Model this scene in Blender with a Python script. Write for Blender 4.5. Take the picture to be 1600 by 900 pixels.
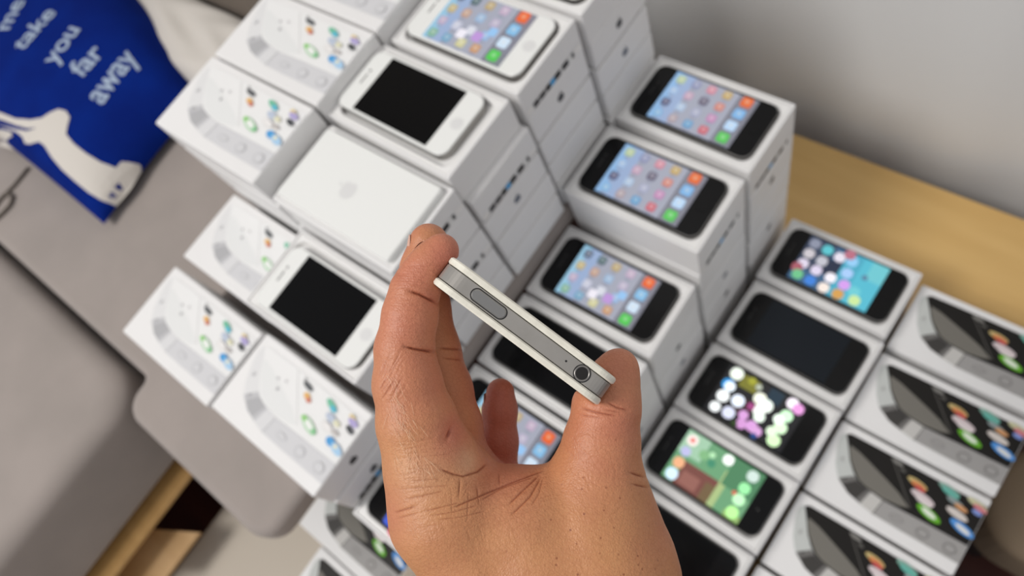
import bpy, bmesh, math, random
import numpy as np
from mathutils import Vector, Matrix

random.seed(7)
rng = np.random.default_rng(5)
for o in list(bpy.data.objects):
    bpy.data.objects.remove(o, do_unlink=True)
SC = bpy.context.scene
COL = SC.collection

# ------------------------------------------------------------------ camera
H = 1.10                                   # camera height above the floor
CAM = np.array([0.0, 0.0, H])
R = np.array([[0.77209741, 0.56928321, -0.28245745],
              [-0.44727605, 0.80252663, 0.3948356],
              [0.4514529, -0.1785151, 0.87425548]])     # rows: right, up, back
FPX = 1152.4
cam_data = bpy.data.cameras.new('camera')
cam = bpy.data.objects.new('camera', cam_data)
COL.objects.link(cam)
m = Matrix([[R[0][i], R[1][i], R[2][i], CAM[i]] for i in range(3)] + [[0, 0, 0, 1]])
cam.matrix_world = m
cam_data.sensor_width = 36
cam_data.lens = FPX / 1600 * 36
cam_data.clip_start = 0.01
cam_data.dof.use_dof = True
cam_data.dof.focus_distance = 0.214
cam_data.dof.aperture_fstop = 11.5
SC.camera = cam

# ------------------------------------------------------------------ world, lights, exposure
world = bpy.data.worlds.new('world')
SC.world = world
world.use_nodes = True
bg = world.node_tree.nodes['Background']
bg.inputs[0].default_value = (0.97, 0.97, 1.0, 1)
bg.inputs[1].default_value = 0.50


def area(name, loc, target, size, power, color):
    d = bpy.data.lights.new(name, 'AREA')
    d.shape = 'DISK'
    d.size = size
    d.energy = power
    d.color = color
    o = bpy.data.objects.new(name, d)
    COL.objects.link(o)
    o.location = loc
    o.rotation_euler = (Vector(target) - Vector(loc)).to_track_quat('-Z', 'Y').to_euler()
    return o


area('ceiling_lamp', (-0.80, -0.98, 2.45), (-0.2, 0.15, 0.4), 0.8, 30, (1.0, 0.97, 0.935))
SC.view_settings.view_transform = 'Standard'
SC.view_settings.look = 'None'
SC.view_settings.gamma = 1
SC.view_settings.exposure = 0.0
SC.view_settings.use_curve_mapping = False
SC.cycles.use_denoising = True
SC.cycles.max_bounces = 6
SC.cycles.sample_clamp_indirect = 4


# ------------------------------------------------------------------ helpers
def lin(c):
    out = []
    for v in c[:3]:
        v = v / 255.0
        out.append(v / 12.92 if v <= 0.04045 else ((v + 0.055) / 1.055) ** 2.4)
    return tuple(out) + (1.0,)


def at(px, py, z):
    """world point at height z (relative to the camera) seen in direction px,py"""
    d = R.T @ np.array([px - 800, 450 - py, -FPX])
    return CAM + d * (z / d[2])


def near(px, py, depth):
    """world point at a depth (m) in front of the lens"""
    return CAM + R.T @ (np.array([(px - 800) / FPX, (450 - py) / FPX, -1.0]) * depth)


def tag(o, label=None, cat=None, group=None, kind=None):
    if label: o['label'] = label
    if cat: o['category'] = cat
    if group: o['group'] = group
    if kind: o['kind'] = kind
    return o


def empty(name, loc, rz=0.0):
    o = bpy.data.objects.new(name, None)
    o.empty_display_size = 0.02
    COL.objects.link(o)
    o.location = loc
    o.rotation_euler = (0, 0, rz)
    return o


def link(name, mesh, parent=None, loc=None):
    o = bpy.data.objects.new(name, mesh)
    COL.objects.link(o)
    if parent: o.parent = parent
    if loc is not None: o.location = loc
    return o


def rr(hx, hy, r, z, cx=0.0, cy=0.0, n=5):
    """rounded rectangle loop, counter-clockwise"""
    r = max(min(r, hx, hy), 1e-5)
    pts = []
    for k, (sx, sy) in enumerate(((1, 1), (-1, 1), (-1, -1), (1, -1))):
        for i in range(n + 1):
            a = math.pi / 2 * (k + i / n)
            pts.append((cx + sx * (hx - r) + r * math.cos(a), cy + sy * (hy - r) + r * math.sin(a), z))
    return pts


class MB:
    def __init__(self):
        self.v, self.f, self.mi, self.col = [], [], [], []

    def poly(self, pts, mi=0, col=(1, 1, 1, 1)):
        b = len(self.v)
        self.v += [tuple(p) for p in pts]
        self.f.append(tuple(range(b, b + len(pts))))
        self.mi.append(mi); self.col.append(col)

    def loft(self, loops, cap0=True, cap1=True, mi=0, col=(1, 1, 1, 1)):
        b = len(self.v)
        n = len(loops[0])
        for l in loops: self.v += [tuple(p) for p in l]
        for k in range(len(loops) - 1):
            for i in range(n):
                j = (i + 1) % n
                self.f.append((b + k * n + i, b + k * n + j, b + (k + 1) * n + j, b + (k + 1) * n + i))
                self.mi.append(mi); self.col.append(col)
        if cap0:
            self.f.append(tuple(b + i for i in reversed(range(n)))); self.mi.append(mi); self.col.append(col)
        if cap1:
            o = b + (len(loops) - 1) * n
            self.f.append(tuple(o + i for i in range(n))); self.mi.append(mi); self.col.append(col)

    def box(self, x0, x1, y0, y1, z0, z1, bev=0.0, **k):
        cx, cy, hx, hy = (x0 + x1) / 2, (y0 + y1) / 2, (x1 - x0) / 2, (y1 - y0) / 2
        if bev > 0:
            L = [rr(hx - bev, hy - bev, bev, z0, cx, cy), rr(hx, hy, bev * 1.5, z0 + bev, cx, cy),
                 rr(hx, hy, bev * 1.5, z1 - bev, cx, cy), rr(hx - bev, hy - bev, bev, z1, cx, cy)]
        else:
            L = [rr(hx, hy, 1e-4, z0, cx, cy, 1), rr(hx, hy, 1e-4, z1, cx, cy, 1)]
        self.loft(L, **k)

    def mesh(self, name, mats, smooth=False, colors=False):
        me = bpy.data.meshes.new(name)
        me.from_pydata(self.v, [], self.f)
        for mt in (mats if isinstance(mats, (list, tuple)) else [mats]):
            me.materials.append(mt)
        me.polygons.foreach_set('material_index', self.mi)
        if smooth:
            me.polygons.foreach_set('use_smooth', [True] * len(self.f))
        if colors:
            ca = me.color_attributes.new('ink', 'FLOAT_COLOR', 'CORNER')
            data = []
            for p, c in zip(me.polygons, self.col):
                data += list(c) * p.loop_total
            ca.data.foreach_set('color', data)
        me.update()
        return me


def mat(name, color, rough=0.6, metal=0.0, bump=None, var=None, spec=None, sheen=0, coat=0):
    mt = bpy.data.materials.new(name)
    mt.use_nodes = True
    nt = mt.node_tree
    N, L = nt.nodes, nt.links
    b = N['Principled BSDF']
    b.inputs['Base Color'].default_value = lin(color)
    b.inputs['Roughness'].default_value = rough
    b.inputs['Metallic'].default_value = metal
    if spec is not None: b.inputs['Specular IOR Level'].default_value = spec
    if sheen: b.inputs['Sheen Weight'].default_value = sheen
    if coat: b.inputs['Coat Weight'].default_value = coat
    tc = N.new('ShaderNodeTexCoord')
    if var:                                    # (scale vector, other colour)
        mp = N.new('ShaderNodeMapping'); mp.inputs['Scale'].default_value = var[0]
        L.new(tc.outputs['Object'], mp.inputs[0])
        no = N.new('ShaderNodeTexNoise'); no.inputs['Scale'].default_value = 1; no.inputs['Detail'].default_value = 4
        L.new(mp.outputs[0], no.inputs['Vector'])
        rp = N.new('ShaderNodeValToRGB')
        rp.color_ramp.elements[0].position = 0.32; rp.color_ramp.elements[1].position = 0.68
        rp.color_ramp.elements[0].color = lin(color); rp.color_ramp.elements[1].color = lin(var[1])
        L.new(no.outputs[0], rp.inputs[0]); L.new(rp.outputs[0], b.inputs['Base Color'])
    if bump:                                   # (scale, strength, distance)
        no = N.new('ShaderNodeTexNoise'); no.inputs['Scale'].default_value = bump[0]; no.inputs['Detail'].default_value = 3
        L.new(tc.outputs['Object'], no.inputs['Vector'])
        bp = N.new('ShaderNodeBump'); bp.inputs['Strength'].default_value = bump[1]; bp.inputs['Distance'].default_value = bump[2]
        L.new(no.outputs[0], bp.inputs['Height']); L.new(bp.outputs[0], b.inputs['Normal'])
    return mt


def ink_mat(name, emit=0.0, rough=0.45):
    """printed ink (emit 0) or a lit display (emit > 0), colour from the mesh's ink attribute"""
    mt = bpy.data.materials.new(name)
    mt.use_nodes = True
    N, L = mt.node_tree.nodes, mt.node_tree.links
    b = N['Principled BSDF']
    at_ = N.new('ShaderNodeAttribute'); at_.attribute_name = 'ink'
    b.inputs['Roughness'].default_value = rough
    if emit:
        b.inputs['Base Color'].default_value = (0.01, 0.01, 0.01, 1)
        b.inputs['Roughness'].default_value = 0.15
        L.new(at_.outputs['Color'], b.inputs['Emission Color'])
        b.inputs['Emission Strength'].default_value = emit
    else:
        b.inputs['Specular IOR Level'].default_value = 0.2
        L.new(at_.outputs['Color'], b.inputs['Base Color'])
    return mt


M = dict(
    card=mat('white_card', (233, 232, 231), 0.5, var=((9, 9, 9), (228, 227, 226))),
    cardin=mat('white_card_inside', (226, 225, 224), 0.65),
    tray=mat('white_moulded_tray', (232, 231, 229), 0.35),
    blackglass=mat('black_glass', (12, 12, 13), 0.14, spec=0.2),
    offscreen=mat('dark_display', (10, 10, 11), 0.12, spec=0.12),
    offscreen2=mat('dark_blue_display', (24, 29, 35), 0.12, spec=0.15),
    whiteglass=mat('white_glass', (232, 233, 230), 0.25),
    metal=mat('brushed_steel', (150, 148, 145), 0.35, 0.9, bump=(900, 0.15, 0.0002)),
    dark=mat('dark_plastic', (26, 25, 25), 0.4),
    grey=mat('grey_print', (120, 118, 118), 0.6),
    palegrey=mat('pale_grey_emboss', (217, 217, 216), 0.4),
    sofa=mat('grey_sofa_fabric', (158, 148, 142), 0.95, bump=(900, 0.35, 0.0008), var=((14, 14, 14), (150, 141, 135)), sheen=0.2),
    sofadark=mat('taupe_sofa_fabric', (96, 86, 76), 0.95, bump=(700, 0.35, 0.0008), sheen=0.2),
    blue=mat('blue_cotton', (10, 32, 108), 0.95, bump=(500, 0.3, 0.0006), var=((20, 20, 20), (10, 38, 120)), spec=0.05),
    ltblue=mat('pale_blue_print', (160, 176, 198), 0.8),
    cloth=mat('white_cotton', (206, 200, 192), 0.9, bump=(300, 0.4, 0.001)),
    piping=mat('dark_seam', (92, 84, 76), 0.9),
    wood=mat('oak_veneer', (222, 184, 118), 0.45, var=((3, 30, 6), (208, 168, 102))),
    wood2=mat('birch_board', (206, 164, 104), 0.5, var=((5, 30, 30), (186, 144, 86))),
    wood3=mat('pale_wood_board', (200, 164, 118), 0.5, var=((5, 30, 30), (186, 148, 100))),
    beige=mat('beige_fabric', (200, 190, 176), 0.95, bump=(600, 0.3, 0.0008)),
    curtain=mat('grey_curtain', (226, 226, 225), 0.9, bump=(700, 0.2, 0.0005)),
    wall=mat('wall_paint', (170, 165, 158), 0.9, bump=(200, 0.1, 0.0005)),
    floor=mat('dark_red_floor', (84, 40, 30), 0.5, var=((4, 30, 4), (60, 28, 22))),
    taupe=mat('brown_fabric', (128, 112, 92), 0.9, bump=(500, 0.3, 0.0008)),
    ink=ink_mat('printed_ink'),
    lit=ink_mat('lit_display', 1.0),
    litbright=ink_mat('bright_lit_display', 1.3),
)

ZS, ZT = -0.605, -0.855          # sofa seat and table top, below the camera
SOFA, TABLE = H + ZS, H + ZT


# ------------------------------------------------------------------ the room
def struct(name, mb, mt, smooth=False):
    o = link(name, mb.mesh(name, mt, smooth))
    return tag(o, kind='structure')


b = MB(); b.box(-2.6, 1.6, -2.2, 0.66, -0.05, 0.0); tag(struct('floor', b, M['floor']), 'dark red-brown floor below the sofa and table')
b = MB(); b.box(-2.6, 1.6, 0.64, 0.70, 0.0, 2.6); tag(struct('wall_back', b, M['wall']), 'grey wall behind the curtain')


def curtain():
    b = MB()
    nx, nz = 220, 14
    x0, x1, z0, z1 = -0.72, 1.25, 0.02, 1.9
    def y(x, z):
        s = 0.6 + 0.4 * (z / 1.9)
        return (0.578 + s * (0.016 * math.sin(x * 21 + 0.6) + 0.014 * math.sin(x * 12.5 + 2.2 + 0.2 * math.sin(z * 3))
                + 0.004 * math.sin(x * 47 + 1.0)) - 0.01 * z)
    for side in (0, 1):
        for k in range(nz + 1):
            for i in range(nx + 1):
                x = x0 + (x1 - x0) * i / nx; z = z0 + (z1 - z0) * k / nz
                b.v.append((x, y(x, z) + side * 0.0015, z))
    n = (nx + 1) * (nz + 1)
    for k in range(nz):
        for i in range(nx):
            a = k * (nx + 1) + i
            b.f.append((a, a + 1, a + nx + 2, a + nx + 1)); b.mi.append(0)
            b.f.append((n + a, n + a + nx + 1, n + a + nx + 2, n + a + 1)); b.mi.append(0)
    o = link('curtain', b.mesh('curtain', M['curtain'], True))
    tag(o, 'light grey curtain hanging in soft folds behind the wooden table', 'curtain')
curtain()


# ------------------------------------------------------------------ table
tb = empty('wooden_table', (-0.09, 0.10, 0))
tag(tb, 'light oak wooden table carrying the black phone boxes against the curtain', 'table')
b = MB(); b.box(-0.222, 0.2145, -0.50, 0.437, TABLE - 0.03, TABLE, 0.002); link('table_top', b.mesh('table_top', M['wood']), tb)
for sx in (-0.19, 0.19):
    for sy in (-0.46, 0.40):
        b = MB(); b.loft([rr(0.018, 0.018, 0.004, 0.0, sx, sy), rr(0.024, 0.024, 0.004, TABLE - 0.03, sx, sy)])
        link('leg', b.mesh('leg', M['wood']), tb)


# ------------------------------------------------------------------ sofa
def cushion(b, x0, x1, y0, y1, z0, z1, r=0.03, puff=0.006, n=7):
    cx, cy, hx, hy = (x0 + x1) / 2, (y0 + y1) / 2, (x1 - x0) / 2, (y1 - y0) / 2
    L = []
    for i in range(n):
        a = math.pi / 2 * i / (n - 1)
        L.append(rr(hx - r * (1 - math.sin(a)), hy - r * (1 - math.sin(a)), 0.05, z0 + r * (1 - math.cos(a)), cx, cy, 8))
    for i in range(n):
        a = math.pi / 2 * (1 - i / (n - 1))
        L.append(rr(hx - r * (1 - math.sin(a)), hy - r * (1 - math.sin(a)), 0.05, z1 - puff - r * (1 - math.cos(a)), cx, cy, 8))
    L.append(rr(hx * 0.75, hy * 0.75, 0.05, z1 - puff * 0.3, cx, cy, 8))
    L.append(rr(hx * 0.45, hy * 0.45, 0.05, z1, cx, cy, 8))
    b.loft(L)


so = empty('sofa', (-0.9, 0, 0))
tag(so, 'grey fabric sofa with wooden front rail under the white boxes', 'sofa')
ox = 0.9
def recti(pts, r, inset, z, n=6):
    """rounded rectilinear outline (counter-clockwise), moved inwards by inset"""
    out = []; P = [Vector((p[0], p[1])) for p in pts]; m = len(P)
    for i in range(m):
        d0 = (P[i] - P[i - 1]).normalized(); d1 = (P[(i + 1) % m] - P[i]).normalized()
        n0 = Vector((-d0.y, d0.x)); n1 = Vector((-d1.y, d1.x))
        v = P[i] + (n0 + n1) * inset
        convex = d0.x * d1.y - d0.y * d1.x > 0
        q = max(r - inset, 0.002) if convex else r * 0.3 + inset
        a, c = v - d0 * q, v + d1 * q
        ctr = a + (n0 * q if convex else -n0 * q)
        for k in range(n + 1):
            t = k / n * math.pi / 2
            if convex: w = ctr - n0 * (q * math.cos(t)) + d0 * (q * math.sin(t))
            else: w = ctr + n0 * (q * math.cos(t)) + d0 * (q * math.sin(t))
            out.append((w.x, w.y, z))
    return out


SEAT = [(-1.75 + ox, -0.157), (-0.606 + ox, -0.157), (-0.606 + ox, -0.196), (-0.366 + ox, -0.196), (-0.366 + ox, -0.1175),
        (-0.3150 + ox, -0.1175), (-0.3150 + ox, 0.40), (-1.75 + ox, 0.40)]
b = MB()
e_ = 0.010
L_ = [recti(SEAT, .026, e_ * (1 - math.sin(t)), SOFA - 0.034 + e_ * (1 - math.cos(t))) for t in [math.pi / 2 * k / 4 for k in range(5)]]
L_ += [recti(SEAT, .026, e_ * (1 - math.sin(t)), SOFA - 0.0003 - e_ * (1 - math.cos(t))) for t in [math.pi / 2 * (1 - k / 4) for k in range(5)]]
b.loft(L_)
seat = b.mesh('seat_cushion', M['sofa'])
link('seat_cushion', seat, so)
b = MB(); cushion(b, -1.75 + ox, -0.612 + ox, -1.15, -0.168, SOFA - 0.14, SOFA + 0.002, 0.022, 0.004)
link('seat_cushion', b.mesh('seat_cushion', M['sofa'], True), so)
b = MB(); b.box(-1.75 + ox, -0.86 + ox, -0.150, 0.39, 0.12, SOFA - 0.035, 0.004); b.box(-1.75 + ox, -0.86 + ox, -1.14, -0.167, 0.12, SOFA - 0.141, 0.004); link('frame', b.mesh('frame', M['sofadark']), so)
b = MB(); b.box(-0.86 + ox, -0.659 + ox, -1.13, -0.21, SOFA - 0.185, SOFA - 0.148, 0.002); link('cross_board', b.mesh('cross_board', M['wood2']), so)
b = MB(); b.box(-0.657 + ox, -0.598 + ox, -1.14, -0.203, SOFA - 0.156, SOFA - 0.148, 0.001); link('wooden_rail', b.mesh('wooden_rail', M['wood2']), so)
b = MB(); b.box(-0.640 + ox, -0.38 + ox, -0.105, 0.38, SOFA - 0.10, SOFA - 0.035, 0.004); link('frame', b.mesh('frame', M['sofadark']), so)
for lx, ly in ((-1.7, -1.1), (-0.70, -1.1), (-1.7, 0.36), (-0.40, 0.34)):
    b = MB(); b.loft([rr(0.015, 0.015, 0.004, 0, lx + ox, ly), rr(0.022, 0.022, 0.004, 0.30 if lx > -1 else 0.12, lx + ox, ly)])
    link('leg', b.mesh('leg', M['wood2']), so)
# back of the sofa beyond the seat
b = MB(); cushion(b, -1.75 + ox, -0.66 + ox, 0.25, 0.50, SOFA + 0.0, SOFA + 0.035, 0.02, 0.004)
link('back_cushion', b.mesh('back_cushion', M['sofadark'], True), so)
# seams pressed into the seat: stitched line on the left cushion and small loop
def tube(b, pts, r, n=8, **k):
    P = [Vector(p) for p in pts]
    loops = []
    for i, p in enumerate(P):
        t = (P[min(i + 1, len(P) - 1)] - P[max(i - 1, 0)]).normalized()
        u = t.cross(Vector((0, 0, 1)))
        if u.length < 1e-4: u = Vector((1, 0, 0))
        u.normalize(); w = u.cross(t)
        loops.append([tuple(p + (u * math.cos(a) + w * math.sin(a)) * r) for a in [2 * math.pi * j / n for j in range(n)]])
    b.loft(loops, **k)
b = MB()
pts = []
for (px, py) in ((-30, 355), (0, 312), (22, 290), (45, 262)):
    p = at(px, py, ZS + 0.002); pts.append((p[0] + ox, p[1], p[2]))
tube(b, pts, 0.0022)
pts = []
for (px, py) in ((-10, 345), (5, 332), (16, 320), (20, 308), (14, 302), (4, 306)):
    p = at(px, py, ZS + 0.003); pts.append((p[0] + ox, p[1], p[2]))
tube(b, pts, 0.0022)
link('piping', b.mesh('piping', M['piping'], True), so)

# beige stool and wooden board at the lower left
sx0, sx1, sy0, sy1 = at(312, 835, ZT)[0], -0.3135, -0.60, -0.118
st = empty('ottoman', ((sx0 + sx1) / 2, (sy0 + sy1) / 2, 0))
tag(st, 'low beige fabric ottoman in front of the sofa, lower left of the hand', 'ottoman')
hx_, hy_ = (sx1 - sx0) / 2, (sy1 - sy0) / 2
b = MB(); cushion(b, -hx_, hx_, -hy_, hy_, 0.12, TABLE, 0.008, 0.0); link('seat', b.mesh('seat', M['beige']), st)
for sx in (-1, 1):
    for sy in (-1, 1):
        b = MB(); b.loft([rr(0.012, 0.012, 0.003, 0, sx * (hx_ - .03), sy * (hy_ - .03)), rr(0.016, 0.016, 0.003, 0.12, sx * (hx_ - .03), sy * (hy_ - .03))])
        link('leg', b.mesh('leg', M['wood3']), st)
q = [at(x_, y_, -0.80) for x_, y_ in ((228, 826), (311, 832), (257, 904), (168, 902))]
b = MB()
Q = [(a[0] + ox, a[1]) for a in q]
b.loft([[(x, y, H - 0.806) for x, y in reversed(Q)], [(x, y, H - 0.80) for x, y in reversed(Q)]])
link('wooden_slat', b.mesh('wooden_slat', M['wood3']), so)

# brown padded bench past the right end of the table
by0, by1 = at(1560, 852, -0.90)[1], 0.33
bn = empty('bench', (0.29, (by0 + by1) / 2, 0))
tag(bn, 'dark taupe padded bench past the end of the table, right edge of the picture', 'bench')
hb = (by1 - by0) / 2
b = MB(); cushion(b, -0.158, 0.17, -hb, hb, H - 1.0, H - 0.90, 0.012, 0.002); link('seat', b.mesh('seat', M['taupe']), bn)
for sx in (-0.12, 0.13):
    for sy in (-hb + .03, hb - .03):
        b = MB(); b.loft([rr(0.012, 0.012, 0.003, 0, sx, sy), rr(0.016, 0.016, 0.003, H - 1.0, sx, sy)]); link('leg', b.mesh('leg', M['dark']), bn)


# ------------------------------------------------------------------ pillow and throw
PC = (-1.100, 0.078); PHX, PHY = 0.305, 0.136; PTH = 0.080
def pillow_xy(u, v):
    k = 1 - 0.70 * max(u, 0) ** 2 if v > 0 else 1 - 0.04 * (1 - u * u)
    return PHX * u * (1 - 0.04 * (1 - v * v)), PHY * v * k
def pillow_uv(x, y):
    u, v = max(-1, min(1, x / PHX)), max(-1, min(1, y / PHY))
    for _ in range(8):
        X, Y = pillow_xy(u, v)
        u = max(-1, min(1, u + (x - X) / PHX)); 
        k = (Y / v / PHY) if abs(v) > 1e-6 else 1
        v = max(-1, min(1, y / (PHY * max(k, .1))))
    return u, v
def pillow_h(x, y, T=PTH, p=3.4):
    u, v = pillow_uv(x, y)
    return T * (max(1 - abs(u) ** p, 0) ** 0.5) * (max(1 - abs(v) ** p, 0) ** 0.5)
def pillow_mesh(hx, hy, T, p, mt, name, pinch=0.05, lump=0.0):
    b = MB(); n = 44
    for s in (1, -1):
        for j in range(n + 1):
            for i in range(n + 1):
                u = math.sin(math.pi / 2 * (2 * i / n - 1)); v = math.sin(math.pi / 2 * (2 * j / n - 1))
                x = hx * u * (1 - pinch * (1 - v * v)); y = hy * v * (1 - pinch * (1 - u * u))
                if not lump: x, y = pillow_xy(u, v)
                h = T * (max(1 - abs(u) ** p, 0) ** 0.5) * (max(1 - abs(v) ** p, 0) ** 0.5)
                z = h if s > 0 else -h * 0.12
                if lump and s > 0: z *= 1 + lump * math.sin(x * 60 + 2 * math.sin(y * 70)) * math.cos(y * 55)
                b.v.append((x, y, z + 0.012))
    m_ = (n + 1) * (n + 1)
    for j in range(n):
        for i in range(n):
            a = j * (n + 1) + i
            b.f.append((a, a + 1, a + n + 2, a + n + 1)); b.mi.append(0)
            b.f.append((m_ + a, m_ + a + n + 1, m_ + a + n + 2, m_ + a + 1)); b.mi.append(0)
    return b.mesh(name, mt, True)
pl = empty('throw_pillow', (PC[0], PC[1], SOFA))
tag(pl, 'blue throw pillow printed with pale lettering and a white animal on the sofa', 'pillow')
link('pillow_cover', pillow_mesh(PHX, PHY, PTH, 3.4, M['blue'], 'pillow_cover'), pl)
thr = link('throw_blanket', None) if False else None
bl = empty('folded_blanket', (-0.835, 0.190, SOFA))
tag(bl, 'crumpled off-white quilted blanket bunched behind the blue pillow', 'blanket')
link('blanket_cloth', pillow_mesh(0.215, 0.055, 0.034, 4, M['cloth'], 'blanket_cloth', 0.03, 0.12), bl)


def on_pillow(px, py):
    """pillow-local x,y where the sight line through px,py meets the pillow top"""
    z = ZS + 0.09
    for _ in range(12):
        p = at(px, py, z)
        x, y = p[0] - PC[0], p[1] - PC[1]
        z = 0.5 * z + 0.5 * (ZS + 0.012 + pillow_h(x, y))
    return x, y


def drape(me, lift=0.0009):
    for v in me.vertices:
        x, y = v.co.x, v.co.y
        h = pillow_h(x, y)
        v.co.z = 0.012 + h + lift


def grid_cut(me, step=0.006):
    bm = bmesh.new(); bm.from_mesh(me)
    xs = [v.co.x for v in bm.verts]; ys = [v.co.y for v in bm.verts]
    for k in range(int((max(xs) - min(xs)) / step)):
        g = bm.verts[:] + bm.edges[:] + bm.faces[:]
        bmesh.ops.bisect_plane(bm, geom=g, plane_co=(min(xs) + step * (k + 1), 0, 0), plane_no=(1, 0, 0))
    for k in range(int((max(ys) - min(ys)) / step)):
        g = bm.verts[:] + bm.edges[:] + bm.faces[:]
        bmesh.ops.bisect_plane(bm, geom=g, plane_co=(0, min(ys) + step * (k + 1), 0), plane_no=(0, 1, 0))
    bm.to_mesh(me); bm.free()


def text_mesh(word, size, offset):
    cu = bpy.data.curves.new('t', 'FONT')
    cu.body = word; cu.size = size; cu.offset = offset; cu.align_x = 'CENTER'; cu.align_y = 'CENTER'
    o = bpy.data.objects.new('t', cu); COL.objects.link(o)
    me = bpy.data.meshes.new_from_object(o)
    bpy.data.objects.remove(o); bpy.data.curves.remove(cu)
    return me


for word, (ax, ay), (bx_, by_) in (('me', (4, 48), (30, 2)), ('take', (28, 76), (82, 16)), ('you', (77, 98), (117, 42)),
                                   ('far', (118, 116), (155, 76)), ('away', (146, 158), (206, 84))):
    x0, y0 = on_pillow(ax, ay); x1, y1 = on_pillow(bx_, by_)
    me = text_mesh(word, 0.044, 0.0007)
    w = max(v.co.x for v in me.vertices) - min(v.co.x for v in me.vertices)
    L_ = math.hypot(x1 - x0, y1 - y0); s = L_ / w
    a = math.atan2(y1 - y0, x1 - x0)
    for v in me.vertices:
        x, y = v.co.x * s, v.co.y * max(s, 0.9)
        v.co = ((x0 + x1) / 2 + x * math.cos(a) - y * math.sin(a), (y0 + y1) / 2 + x * math.sin(a) + y * math.cos(a), 0)
    grid_cut(me); drape(me)
    me.materials.clear(); me.materials.append(M['ltblue'])
    link('lettering', me, pl)


def pillow_shape(pts, mt, name, lift=0.0009):
    b = MB(); b.poly([(*on_pillow(x, y), 0) for x, y in pts][::-1])
    me = b.mesh(name, mt)
    bm = bmesh.new(); bm.from_mesh(me); bmesh.ops.triangulate(bm, faces=bm.faces[:]); bm.to_mesh(me); bm.free()
    grid_cut(me); drape(me, lift)
    link(name, me, pl)
pillow_shape([(-20, 168), (0, 176), (25, 186), (48, 188), (66, 185), (80, 176), (92, 171), (104, 174), (110, 184), (106, 198), (104, 210),
              (116, 225), (135, 240), (158, 254), (182, 263), (205, 264), (222, 260), (214, 276), (200, 292), (184, 307), (174, 317),
              (160, 314), (140, 302), (118, 284), (98, 266), (82, 247), (70, 228), (62, 222), (48, 226), (40, 225), (36, 215), (28, 208), (14, 202), (0, 196), (-20, 190)],
             M['cloth'], 'animal_print')
pillow_shape([(-10, 206), (8, 204), (18, 207), (20, 214), (12, 222), (0, 228), (-10, 228)], M['cloth'], 'animal_print')
pillow_shape([(-10, 184), (8, 190), (26, 197), (44, 202), (58, 201), (44, 206), (26, 203), (4, 197), (-10, 193)], M['blue'], 'animal_outline', 0.0016)


# ------------------------------------------------------------------ boxes
BL, BW = 0.139, 0.0785


def apple_pts(s):
    """emblem outline: round body with a bite on one side; and the leaf"""
    P = []
    for i in range(40):
        t = 2 * math.pi * i / 40
        r = 0.5 * (1 + 0.05 * math.cos(2 * t)) * (1 - 0.13 * math.exp(-((t - math.pi / 2) / 0.28) ** 2) - 0.07 * math.exp(-((t - 3 * math.pi / 2) / 0.25) ** 2))
        x, y = r * math.cos(t), r * 1.02 * math.sin(t)
        dx, dy = x - 0.55, y - 0.05
        d = math.hypot(dx, dy)
        if d < 0.22: x, y = 0.55 + dx / d * 0.22, 0.05 + dy / d * 0.22
        P.append((x * s, y * s))
    Lf = [(0.0, 0.52), (0.03, 0.66), (0.14, 0.76), (0.2, 0.78), (0.18, 0.64), (0.09, 0.55)]
    return P, [(x * s, y * s) for x, y in Lf]


CACHE = {}
def cached(key, fn):
    if key not in CACHE: CACHE[key] = fn()
    return CACHE[key]


def closed_box(h):
    """lid and base meshes, origin at the centre of the underside"""
    g = 0.0012
    bl = MB(); L2, W2 = BL / 2, BW / 2
    bl.loft([rr(L2 - .0040, W2 - .0040, .001, .0045), rr(L2, W2, .0014, .0045), rr(L2, W2, .0014, h - g),
             rr(L2 - g * .4, W2 - g * .4, .0014, h - g * .35), rr(L2 - g, W2 - g, .001, h - 0.0001)])
    bb = MB()
    bb.loft([rr(L2 - .0042, W2 - .0042, .001, 0), rr(L2 - .0036, W2 - .0036, .001, .0006), rr(L2 - .0036, W2 - .0036, .001, .0046)])
    return bl.mesh('lid', M['card']), bb.mesh('base', M['card'])


def tray_box(h, pocket, cx=0.0, deep=0.0055):
    """open box bottom with a moulded tray; pocket = gap around the phone"""
    L2, W2 = BL / 2, BW / 2
    b = MB()
    b.loft([rr(L2 - .001, W2 - .001, .001, 0), rr(L2, W2, .0014, .001), rr(L2, W2, .0014, h - .0008),
            rr(L2 - .0006, W2 - .0006, .0014, h), rr(L2 - .0022, W2 - .0022, .001, h), rr(L2 - .0024, W2 - .0024, .001, h - .0022)],
           cap0=True, cap1=False)
    t = MB()
    px, py = 0.0620 + pocket, 0.0303 + pocket
    px = min(px, L2 - .0045)
    t.loft([rr(L2 - .0026, W2 - .0026, .001, h - 0.012), rr(L2 - .0026, W2 - .0026, .001, h - .0014), rr(L2 - .0034, W2 - .0034, .001, h - .0006),
            rr(px + .0008, py + .0008, .0105, h - .0006, cx), rr(px, py, .010, h - .0014, cx), rr(px, py, .010, h - deep, cx)], mi=0)
    return b.mesh('box_base', M['card']), t.mesh('tray', M['tray'])


def flat_shape(b, pts, x, col, cy=0, cz=0):
    """polygon on the +x face of a box at distance x; pts in (y,z)"""
    b.poly([(x, cy + p[0], cz + p[1]) for p in pts], col=col)


def side_logo(parent, h, color, s=0.0085):
    P, Lf = apple_pts(s)
    b = MB()
    flat_shape(b, P, BL / 2 + 0.0002, lin(color), 0, h * 0.53)
    flat_shape(b, Lf, BL / 2 + 0.0002, lin(color), 0, h * 0.53)
    link('emblem', b.mesh('emblem', M['ink'], colors=True), parent)


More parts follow.
